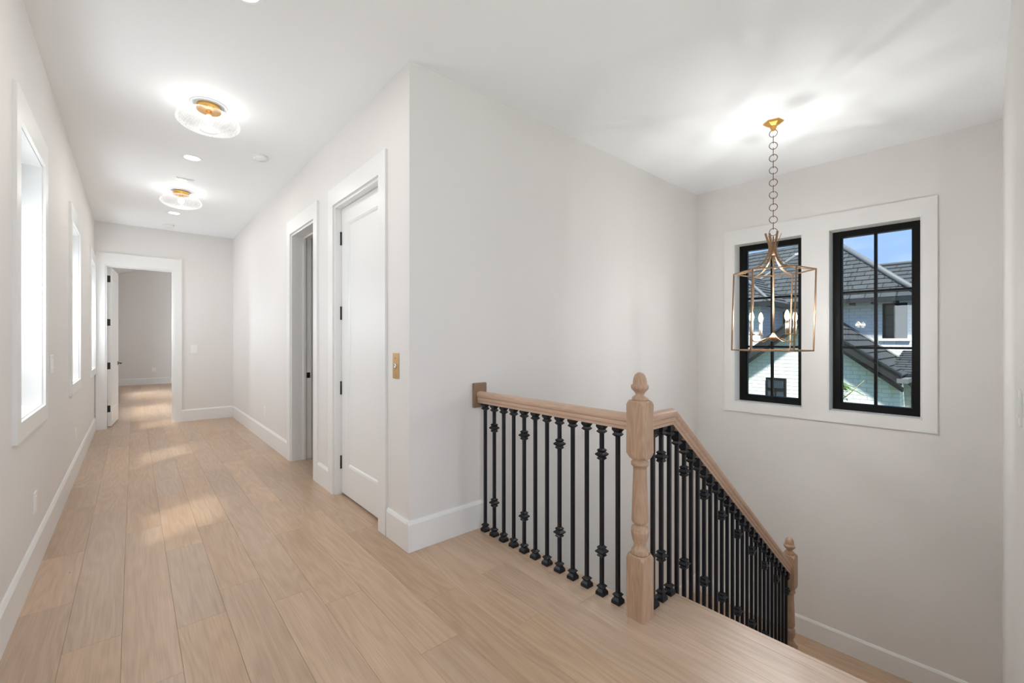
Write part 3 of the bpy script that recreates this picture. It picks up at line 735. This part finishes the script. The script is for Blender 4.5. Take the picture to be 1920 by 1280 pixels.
for q, a in enumerate(HA):
    pts = [(LX + r_ * math.cos(a), LY + r_ * math.sin(a), z_ + (.012 if q % 2 else 0) * (i_ == 0)) for i_, (r_, z_) in enumerate(prof)]
    MB().tube(pts, .01, 4, flat=(.015, .004)).build('curved_strap', 'aged', ln)
MB().lathe([(.010, 1.99), (.017, 1.995), (.020, 2.02), (.020, 2.06), (.012, 2.068), (.006, 2.075), (.005, 2.14)], (LX, LY, 0), 12).build('neck', 'aged', ln)
MB().lathe([(.0065, 1.36), (.0065, 1.945), (.009, 1.95), (.009, 1.985), (.005, 1.992)], (LX, LY, 0), 10).build('center_rod', 'aged', ln)
MB().lathe([(.004, 1.302), (.016, 1.306), (.026, 1.318), (.030, 1.330), (.030, 1.338), (.024, 1.346), (.018, 1.352), (.012, 1.362), (.007, 1.372)], (LX, LY, 0), 18).build('hub', 'aged', ln)
for q in range(4):
    a = math.radians(-41.2 + 90 * q); u = Vector((math.cos(a), math.sin(a), 0)); c0 = Vector((LX, LY, 0))
    path = [c0 + u * r_ + Vector((0, 0, z_)) for r_, z_ in ((.022, 1.334), (.05, 1.330), (.085, 1.316), (.115, 1.303), (.140, 1.298), (.158, 1.303), (.169, 1.318), (.173, 1.335), (.173, 1.352))]
    MB().tube(path, .0036, 6).build('candle_arm', 'aged', ln)
    e = c0 + u * .173
    MB().lathe([(.004, 1.350), (.012, 1.352), (.024, 1.357), (.0255, 1.361), (.022, 1.360), (.012, 1.358)], (e.x, e.y, 0), 14).build('drip_cup', 'aged', ln)
    MB().lathe([(.0125, 1.358), (.013, 1.40), (.0122, 1.462), (.008, 1.463)], (e.x, e.y, 0), 12).build('candle_sleeve', 'candle', ln)
    MB().lathe([(.007, 1.462), (.011, 1.468), (.0165, 1.482), (.0178, 1.496), (.0155, 1.513), (.010, 1.529), (.004, 1.540), (.001, 1.543)], (e.x, e.y, 0), 12).build('flame_bulb', 'bulb', ln)
    pl = bpy.data.lights.new('flame_glow', 'POINT'); pl.energy = 76; pl.color = (1, .985, .97); pl.shadow_soft_size = .02
    po = bpy.data.objects.new('flame_glow', pl); C.objects.link(po); po.parent = ln; po.location = (e.x - LX, e.y - LY, 1.50 - 1.23)
# ------------------------------------------------------------------ ceiling fixtures
def flush_mount(y, label):
    x = .42; f = empty('flush_mount_light', (x, y, CEIL)); tag(f, label, 'ceiling light', 'ribbed glass ceiling lights')
    MB().lathe([(.115, 3.0499), (.115, 3.046), (.112, 3.044)], (x, y, 0), 32).build('ceiling_plate', 'ceiling', f)
    MB().lathe([(.074, 3.044), (.076, 3.040), (.076, 3.005), (.073, 3.001)], (x, y, 0), 32).build('brass_collar', 'gold', f)
    g = MB(); prof = [(.074, 3.004), (.086, 3.000), (.115, 2.990), (.150, 2.974), (.178, 2.954), (.193, 2.932), (.195, 2.918), (.186, 2.900), (.160, 2.882), (.120, 2.868), (.082, 2.860), (.066, 2.858)]
    seg = 288; vs_ = []
    for i_, (r_, z_) in enumerate(prof):
        amp = .0045 if 1 < i_ < 10 else (.002 if i_ in (1, 10) else 0)
        for q in range(seg):
            a = 2 * PI * q / seg; rr = r_ + amp * math.cos(a * 48); vs_.append((x + rr * math.cos(a), y + rr * math.sin(a), z_ - (amp * .5 * math.cos(a * 48) if z_ < 2.93 else 0)))
    g.add(vs_, [(i_ * seg + q, i_ * seg + (q + 1) % seg, (i_ + 1) * seg + (q + 1) % seg, (i_ + 1) * seg + q) for i_ in range(len(prof) - 1) for q in range(seg)], True)
    sh_ = g.build('glass_shade', 'shade', f)
    MB().lathe([(.066, 2.858), (.066, 2.853), (.060, 2.852), (.052, 2.860), (.001, 2.861)], (x, y, 0), 32, False).build('glass_boss', 'shade', f)
    MB().lathe([(.018, 3.001), (.018, 2.975), (.014, 2.972)], (x, y, 0), 14).build('socket', 'gold', f)
    MB().lathe([(.013, 2.972), (.020, 2.962), (.029, 2.942), (.030, 2.930), (.024, 2.914), (.012, 2.905), (.001, 2.903)], (x, y, 0), 16).build('bulb', 'lamp', f)
    d = bpy.data.lights.new('flush_glow', 'POINT'); d.energy = 1.9; d.color = (1, .98, .95); d.shadow_soft_size = .012
    o_ = bpy.data.objects.new('flush_glow', d); C.objects.link(o_); o_.parent = f; o_.location = (0, 0, 2.885 - CEIL)
flush_mount(3.88, 'ribbed clear glass ceiling light with brass collar, closer to the stairs')
flush_mount(6.33, 'ribbed clear glass ceiling light with brass collar, closer to the bedroom')
def downlight(y, label, x=.42, power=5):
    f = empty('recessed_downlight', (x, y, CEIL)); tag(f, label, 'ceiling light', 'recessed downlights')
    MB().lathe([(.085, 3.0499), (.085, 3.047), (.080, 3.045), (.062, 3.046), (.062, 3.0498)], (x, y, 0), 28, False).build('trim_ring', 'ceiling', f)
    MB().lathe([(.001, 3.0475), (.061, 3.0475), (.061, 3.0485), (.001, 3.0485)], (x, y, 0), 28, False).build('diffuser', 'led', f)
    a_ = area_light('downlight_glow', (0, 0, -.008), (0, 0, -1), .12, .12, power, (1, .96, .90), 'DISK'); a_.parent = f
downlight(5.11, 'glowing recessed downlight between the two ribbed lights')
downlight(7.49, 'glowing recessed downlight past both ribbed lights')
downlight(2.50, 'recessed downlight cut by the top picture edge')
def detector(x, y, label):
    d = empty('smoke_detector', (x, y, CEIL)); tag(d, label, 'smoke detector', 'round smoke detectors')
    MB().lathe([(.068, 3.0499), (.068, 3.044), (.066, 3.042)], (x, y, 0), 28).build('base_ring', 'plate', d)
    MB().lathe([(.058, 3.042), (.060, 3.038), (.057, 3.020), (.045, 3.012), (.018, 3.010), (.018, 3.008), (.001, 3.008)], (x, y, 0), 28).build('cover', 'plate', d)
detector(.903, 4.643, 'round white smoke detector near the open doorway side')
detector(.405, 8.30, 'round white smoke detector close to the end wall')
vn = empty('ceiling_vent', (.42, 5.84, CEIL)); tag(vn, 'slim white slot vent in the ceiling between the lights', 'vent')
bx('frame', (.34, .50, 5.81, 5.88, 3.042, 3.0499), 'plate', vn, c=.001)
for q in range(3): bx('slat', (.35, .49, 5.818 + .02 * q, 5.83 + .02 * q, 3.038, 3.0425), 'plate', vn)

# ------------------------------------------------------------------ switches and outlets
def plate(name, label, cat, u, z, frame, w=.072, h=.118, kind='rocker', gang=1, group=None):
    """frame(u, d, z) -> world, u along the wall, d off its face"""
    o = empty(name, frame(u, 0, z)); tag(o, label, cat, group)
    bx('cover_plate', (u - w / 2, u + w / 2, 0, .006, z - h / 2, z + h / 2), 'plate', o, c=.0015, xf=frame)
    for g in range(gang):
        c = u + (g - (gang - 1) / 2) * .046
        if kind == 'rocker':
            r_ = MB(frame); r_.add([(c - .016, .006, z - .033), (c + .016, .006, z - .033), (c + .016, .006, z + .033), (c - .016, .006, z + .033),
                                   (c - .0155, .0105, z - .0325), (c + .0155, .0105, z - .0325), (c + .0155, .0075, z), (c - .0155, .0075, z), (c + .0155, .0085, z + .0325), (c - .0155, .0085, z + .0325)],
                                  [(0, 1, 5, 4), (4, 5, 6, 7), (7, 6, 8, 9), (9, 8, 2, 3), (1, 2, 8, 6, 5), (0, 4, 7, 9, 3)]); r_.build('rocker', 'plate', o)
        else:
            bx('socket_face', (c - .0165, c + .0165, .006, .0085, z - .034, z + .034), 'plate', o, c=.0008, xf=frame)
            for dz in (-.017, .017):
                for du in (-.006, .006): bx('slot', (c + du - .001, c + du + .001, .0085, .0088, z + dz - .004, z + dz + .004), 'plate_dark', o, xf=frame)
    return o
def FL(u, d, z): return (LEFT_X + d, u, z)
def FR(u, d, z): return (RX - d, u, z)
def FE(u, d, z): return (u, END_Y - d, z)
def FB(u, d, z): return (u, 16.7 - d, z)
plate('light_switch', 'white wall switch between the two corridor windows nearest the camera', 'switch', 4.33, 1.149, FL, .118, .124, 'rocker', 2)
plate('wall_outlet', 'white outlet under the closest corridor window', 'outlet', 3.66, .387, FL, kind='outlet', group='corridor outlets')
plate('wall_outlet', 'white outlet under the middle corridor window', 'outlet', 5.98, .395, FL, kind='outlet', group='corridor outlets')
plate('wall_outlet', 'white outlet under the last corridor window by the bedroom doorway', 'outlet', 8.12, .40, FL, kind='outlet', group='corridor outlets')
plate('wall_outlet', 'white outlet beyond the open doorway above the baseboard', 'outlet', 6.35, .385, FR, kind='outlet', group='corridor outlets')
plate('light_switch', 'white rocker switch on the end wall beside the bedroom doorway', 'switch', .745, 1.165, FE, .085, .13)
plate('wall_outlet', 'white outlet on the far bedroom wall', 'outlet', .46, .43, FB, .09, .13, kind='outlet')
def FS(u, d, z): return (u, rwall(u) + d, z)
plate('light_switch', 'white switch at the picture edge on the wall beside the stairs', 'switch', 2.46, 1.065, FS, .12, .13, 'rocker', 2)
bp = empty('call_button_plate', (RX, 2.62, 1.145)); tag(bp, 'brass call button plate beside the closed panel door', 'button plate')
bx('plate', (RX - .004, RX, 2.575, 2.663, 1.062, 1.229), 'brass', bp, c=.001)
def disc(name, m, y, z, prof, parent):
    k = MB(lambda a, b, c: (RX - c, y + a, z + b)); k.lathe(prof, (0, 0, 0), 18); return k.build(name, m, parent)
disc('button', 'steel', 2.621, 1.146, [(.017, .004), (.017, .008), (.013, .011), (.010, .0095), (.001, .0095)], bp)
for z in (1.197, 1.094): disc('screw', 'steel', 2.621, z, [(.0045, .004), (.004, .0058), (.001, .006)], bp)

# ------------------------------------------------------------------ outside: the neighbouring house
nb = empty('neighbour_house', (14.0, 3.0, -3.4)); tag(nb, 'white painted brick house with dark slate roofs outside the stair windows', 'house')
def slab_courses(name, parent, corners, n, m, thick=.03):
    """courses of tiles up a roof plane; corners = eave0, eave1, top1, top0"""
    e0, e1, t1, t0 = [Vector(c) for c in corners]
    nrm = (e1 - e0).cross(t0 - e0)
    if nrm.length < 1e-6: nrm = (e1 - e0).cross(t1 - e0)
    nrm.normalize(); nrm = nrm if nrm.z > 0 else -nrm
    for q in range(n):
        a, b = q / n, (q + 1) / n + .012
        b = min(b, 1.0)
        p = [e0.lerp(t0, a), e1.lerp(t1, a), e1.lerp(t1, b), e0.lerp(t0, b)]
        vs_ = [p[0], p[1], p[2], p[3], p[0] + nrm * thick, p[1] + nrm * thick, p[2] + nrm * .004, p[3] + nrm * .004]
        if (p[3] - p[2]).length < 1e-4: p[3] = p[2] + (p[3] - p[2])
        k = MB(); k.add([tuple(v) for v in vs_], [(3, 2, 1, 0), (4, 5, 6, 7), (0, 1, 5, 4), (1, 2, 6, 5), (2, 3, 7, 6), (3, 0, 4, 7)])
        o = k.build(name, m, parent); me = o.data
        uvl = me.uv_layers.new(name='UVMap'); u = (e1 - e0).normalized(); off = (q % 2) * .15 + .07 * math.sin(q * 3.1)
        for lp in me.loops:
            w = Vector(me.vertices[lp.vertex_index].co) + wloc(o)
            uvl.data[lp.index].uv = ((w - e0).dot(u) + off, .5)
# main block, wall at x = 14
NX0 = 14.0
def nwall(name, holes, y0, y1, z0, z1, x, t=.25):
    k = MB(); wall_cells(k, y0, y1, z0, z1, holes, lambda a, b, c, d: k.box(x, x + t, a, b, c, d)); return k.build(name, 'brick', nb)
nwall('brick_wall', [(1.55, 2.02, 1.35, 2.22), (.62, 1.25, 1.15, 2.1), (4.02, 4.42, .9, 2.12)], -4.0, 9.0, -3.4, 2.36, NX0)
def nwin(y0, y1, z0, z1, x, nv=2, nh=3):
    f = MB(); w = .045; f.box(x + .06, x + .11, y0, y0 + w, z0, z1); f.box(x + .06, x + .11, y1 - w, y1, z0, z1); f.box(x + .06, x + .11, y0 + w, y1 - w, z0, z0 + w); f.box(x + .06, x + .11, y0 + w, y1 - w, z1 - w, z1)
    f = f.build('window', 'frame', nb)
    bx('pane', (x + .10, x + .104, y0 + w, y1 - w, z0 + w, z1 - w), 'dglass', f)
    for q in range(1, nv): yy = y0 + (y1 - y0) * q / nv; bx('muntin', (x + .08, x + .099, yy - .012, yy + .012, z0 + w, z1 - w), 'frame', f)
    for q in range(1, nh): zz = z0 + (z1 - z0) * q / nh; bx('muntin', (x + .079, x + .098, y0 + w, y1 - w, zz - .012, zz + .012), 'frame', f)
nwin(1.55, 2.02, 1.35, 2.22, NX0); nwin(4.02, 4.42, .9, 2.12, NX0)
bx('window_ledge', (NX0 - .05, NX0 + .05, 1.50, 2.07, 1.29, 1.35), 'brick', nb)
bx('porch_column', (NX0 - .10, NX0 + .10, 1.28, 1.40, 1.15, 2.3), 'brick', nb)
bx('porch_wall', (NX0 + 1.3, NX0 + 1.4, -.5, 1.6, .8, 2.4), 'pot', nb)
for q in range(2): bx('porch_chair_back', (NX0 + .8, NX0 + .84, .75 + .24 * q, .92 + .24 * q, 1.15, 1.55), 'fascia', nb)
bx('porch_beam', (NX0 - .12, NX0 + .12, .55, 1.28, 2.05, 2.12), 'fascia', nb)
EZ = 2.33
slab_courses('roof_course', nb, [(13.6, 1.25, EZ), (13.6, 5.75, EZ), (16.35, 3.76, 4.55), (16.35, 3.72, 4.55)], 17, 'slate')
slab_courses('roof_course', nb, [(13.62, -4, EZ), (13.62, 1.45, EZ), (16.0, 3.5, 3.4), (16.0, -4, 3.4)], 8, 'slate')
slab_courses('roof_course', nb, [(13.6, 5.75, EZ), (13.6, 9, EZ), (16.2, 9, 4.2), (16.2, 3.9, 4.4)], 14, 'slate')
bx('eave_fascia', (13.56, 13.62, -4, 9, 2.24, EZ + .01), 'fascia', nb); bx('soffit', (13.6, 14.05, -4, 9, 2.29, 2.31), 'fascia', nb)
for q in range(9): bx('rafter_tail', (13.62, 14.0, 1.7 + .42 * q, 1.76 + .42 * q, 2.20, 2.29), 'fascia', nb)
def cap(name, pts, r=.055, m='ridge'): MB().tube(pts, r, 6).build(name, m, nb)
cap('hip_cap', [(13.58, 1.25, EZ + .03), (16.35, 3.74, 4.58)], .075); cap('hip_cap', [(13.58, 5.75, EZ + .03), (16.35, 3.74, 4.58)], .05)
cap('ridge_cap', [(16.0, -4, 3.43), (16.0, 3.4, 3.43)])
# projecting bay with its own hipped roof
bw = MB(); bw.box(12.30, 12.5, 4.20, 9, -3.4, 2.30); bw.box(12.5, 14.0, 4.20, 4.40, -3.4, 2.30); bw.build('bay_wall', 'brick', nb)
BZ = 2.27
slab_courses('roof_course', nb, [(12.0, 9, BZ), (12.0, 3.9, BZ), (13.1, 5.0, 3.15), (13.1, 9, 3.15)], 8, 'slate')
slab_courses('roof_course', nb, [(12.0, 3.9, BZ), (13.7, 3.9, BZ), (14.9, 5.0, 3.15), (13.1, 5.0, 3.15)], 8, 'slate')
cap('hip_cap', [(11.98, 3.88, BZ + .02), (13.1, 5.0, 3.18)], .045); cap('ridge_cap', [(13.1, 5.0, 3.17), (15.0, 5.0, 3.17)], .045); cap('valley_strip', [(13.6, 3.9, BZ + .03), (14.9, 5.0, 3.17)], .03)
bx('bay_fascia', (11.96, 12.02, 3.86, 9, 2.17, BZ + .01), 'fascia', nb); bx('bay_fascia', (12.02, 13.7, 3.86, 3.92, 2.17, BZ + .01), 'fascia', nb); bx('bay_soffit', (12.02, 13.9, 3.92, 9, 2.21, 2.23), 'fascia', nb)
# gable in front, face at x = 11
GXN, AY, AZ, GP = 11.0, 2.977, 1.74, .79
YR, YL = 1.30, 4.75
gw = MB(); gw.prism([(1.50, -3.4), (4.55, -3.4), (4.55, AZ - .06 - GP * (4.55 - AY)), (AY, AZ - .06), (1.50, AZ - .06 - GP * (AY - 1.50))], GXN + .25, 14.0, 'X'); gwall = gw.build('gable_wall', 'brick', nb)
def gz(y): return AZ + .10 - GP * abs(y - AY)
kick = .10
slab_courses('roof_panel', nb, [(GXN, YR + .30, gz(YR + .30)), (14.0, YR + .30, gz(YR + .30)), (14.0, AY, gz(AY)), (GXN, AY, gz(AY))], 8, 'slate2', .035)
slab_courses('roof_panel', nb, [(GXN, YR, gz(YR) + kick), (14.0, YR, gz(YR) + kick), (14.0, YR + .30, gz(YR + .30)), (GXN, YR + .30, gz(YR + .30))], 2, 'slate2', .035)
slab_courses('roof_panel', nb, [(14.0, YL, gz(YL)), (GXN, YL, gz(YL)), (GXN, AY, gz(AY)), (14.0, AY, gz(AY))], 10, 'slate2', .035)
for sgn, ye in ((-1, YR), (1, YL)):
    f = MB(); f.prism([(AY, AZ + .115), (ye, gz(ye) + .015 + (kick if sgn < 0 else 0)), (ye, gz(ye) - .17 + (kick if sgn < 0 else 0)), (AY, AZ - .07)], GXN - .04, GXN + .03, 'X'); f.build('rake_board', 'fascia', nb)
    f = MB(); f.prism([(AY, AZ - .03), (ye, gz(ye) - .13), (ye, gz(ye) - .20), (AY, AZ - .10)], GXN + .03, GXN + .26, 'X'); f.build('rake_soffit', 'fascia', nb)
    f = MB(); f.prism([(AY, AZ + .155), (ye, gz(ye) + .055 + (kick if sgn < 0 else 0)), (ye, gz(ye) + .015 + (kick if sgn < 0 else 0)), (AY, AZ + .115)], GXN - .07, GXN + .05, 'X'); f.build('rake_trim', 'fascia', nb)
cap('flashing', [(13.98, YR + .02, gz(YR) + kick + .05), (13.98, YR + .3, gz(YR + .3) + .05), (13.98, AY, gz(AY) + .05)], .035)
bx('gutter_return', (GXN - .1, GXN + .5, YR - .10, YR + .06, gz(YR) - .02, gz(YR) + .06), 'ridge', nb)
# gable window, dark
wy0, wy1 = 3.30, 3.72
f = bx('window', (GXN + .20, GXN + .26, wy0, wy1, -.3, .43), 'frame', nb)
for (a, b, c, d) in ((wy0 + .05, wy1 - .05, .20, .38), (wy0 + .05, wy0 + .19, -.12, .12), (wy1 - .19, wy1 - .05, -.12, .12)): bx('pane', (GXN + .19, GXN + .199, a, b, c, d), 'dglass', f)
# low wing beside the gable
slab_courses('roof_course', nb, [(11.7, -4, .60), (11.7, 1.62, .60), (14.0, 1.62, 1.06), (14.0, -4, 1.06)], 11, 'slate')
bx('wing_fascia', (11.64, 11.70, -4, 1.40, .50, .60), 'fascia', nb)
nwall('wing_wall', [(.60, 1.03, -1.2, .36)], -4.0, 1.5, -3.4, .56, 11.95)
nwin(.60, 1.03, -1.2, .36, 11.95, 2, 4)
MB().tube([(11.66, 1.27, .52), (11.72, 1.25, .44), (11.88, 1.22, .36), (11.90, 1.22, -1.5)], .045, 8).build('downpipe', 'fascia', nb)
bx('pilaster', (11.3, 11.95, 1.36, 1.50, -3.4, .45), 'brick', nb)
sc = MB(); sc.lathe([(.02, 0), (.035, -.03), (.03, -.07), (.001, -.08)], (11.6, 1.42, .36), 10); sc.build('security_camera', 'plate', nb)
# lawn
mb = MB(); mb.box(-12, 60, -30, 40, -3.9, -3.76); g_ = mb.build('ground_lawn', 'lawn'); struct(g_, 'garden ground far below the stair windows', 'ground')
# palm
pm = empty('palm_tree', (8.9, 1.88, -3.76)); tag(pm, 'small green palm between the houses outside the stair window', 'palm')
MB().tube([(8.9, 1.88, -3.76), (8.9, 1.885, -1.5), (8.9, 1.885, .50)], [.075, .055, .042], 10).build('trunk', 'bark', pm)
rnd = random.Random(3)
for q in range(36):
    a = 2 * PI * q / 36 * 5.0 + rnd.uniform(-.2, .2); le = rnd.uniform(.20, .34); el = rnd.uniform(-.5, 1.3); u = Vector((math.cos(a), math.sin(a), 0)); s_ = u.cross(Vector((0, 0, 1)))
    base = Vector((8.9, 1.885, .50)); k = MB(); pts = []
    for i_ in range(7):
        t = i_ / 6; pts.append(base + u * (le * math.cos(el) * t) + Vector((0, 0, le * math.sin(el) * t - .16 * t * t)))
    k.tube(pts, [.006 * (1 - .8 * i_ / 6) for i_ in range(7)], 4)
    for i_ in range(1, 7):
        for sg_ in (-1, 1):
            p = pts[i_]; w = .10 * (1 - .45 * i_ / 6); tip = p + s_ * sg_ * w + u * .06 + Vector((0, 0, -.03)); d_ = u * .018
            k.add([tuple(p - d_), tuple(p + d_), tuple(tip), tuple(p + Vector((0, 0, .004)))], [(0, 1, 2), (0, 3, 2), (1, 3, 2)])
    k.build('frond', 'leaf', pm)
MB().tube([(8.9, 1.84, .28), (8.88, 1.70, .42), (8.86, 1.50, .66)], [.010, .008, .004], 6).build('bare_stem', 'leaf_dry', pm)
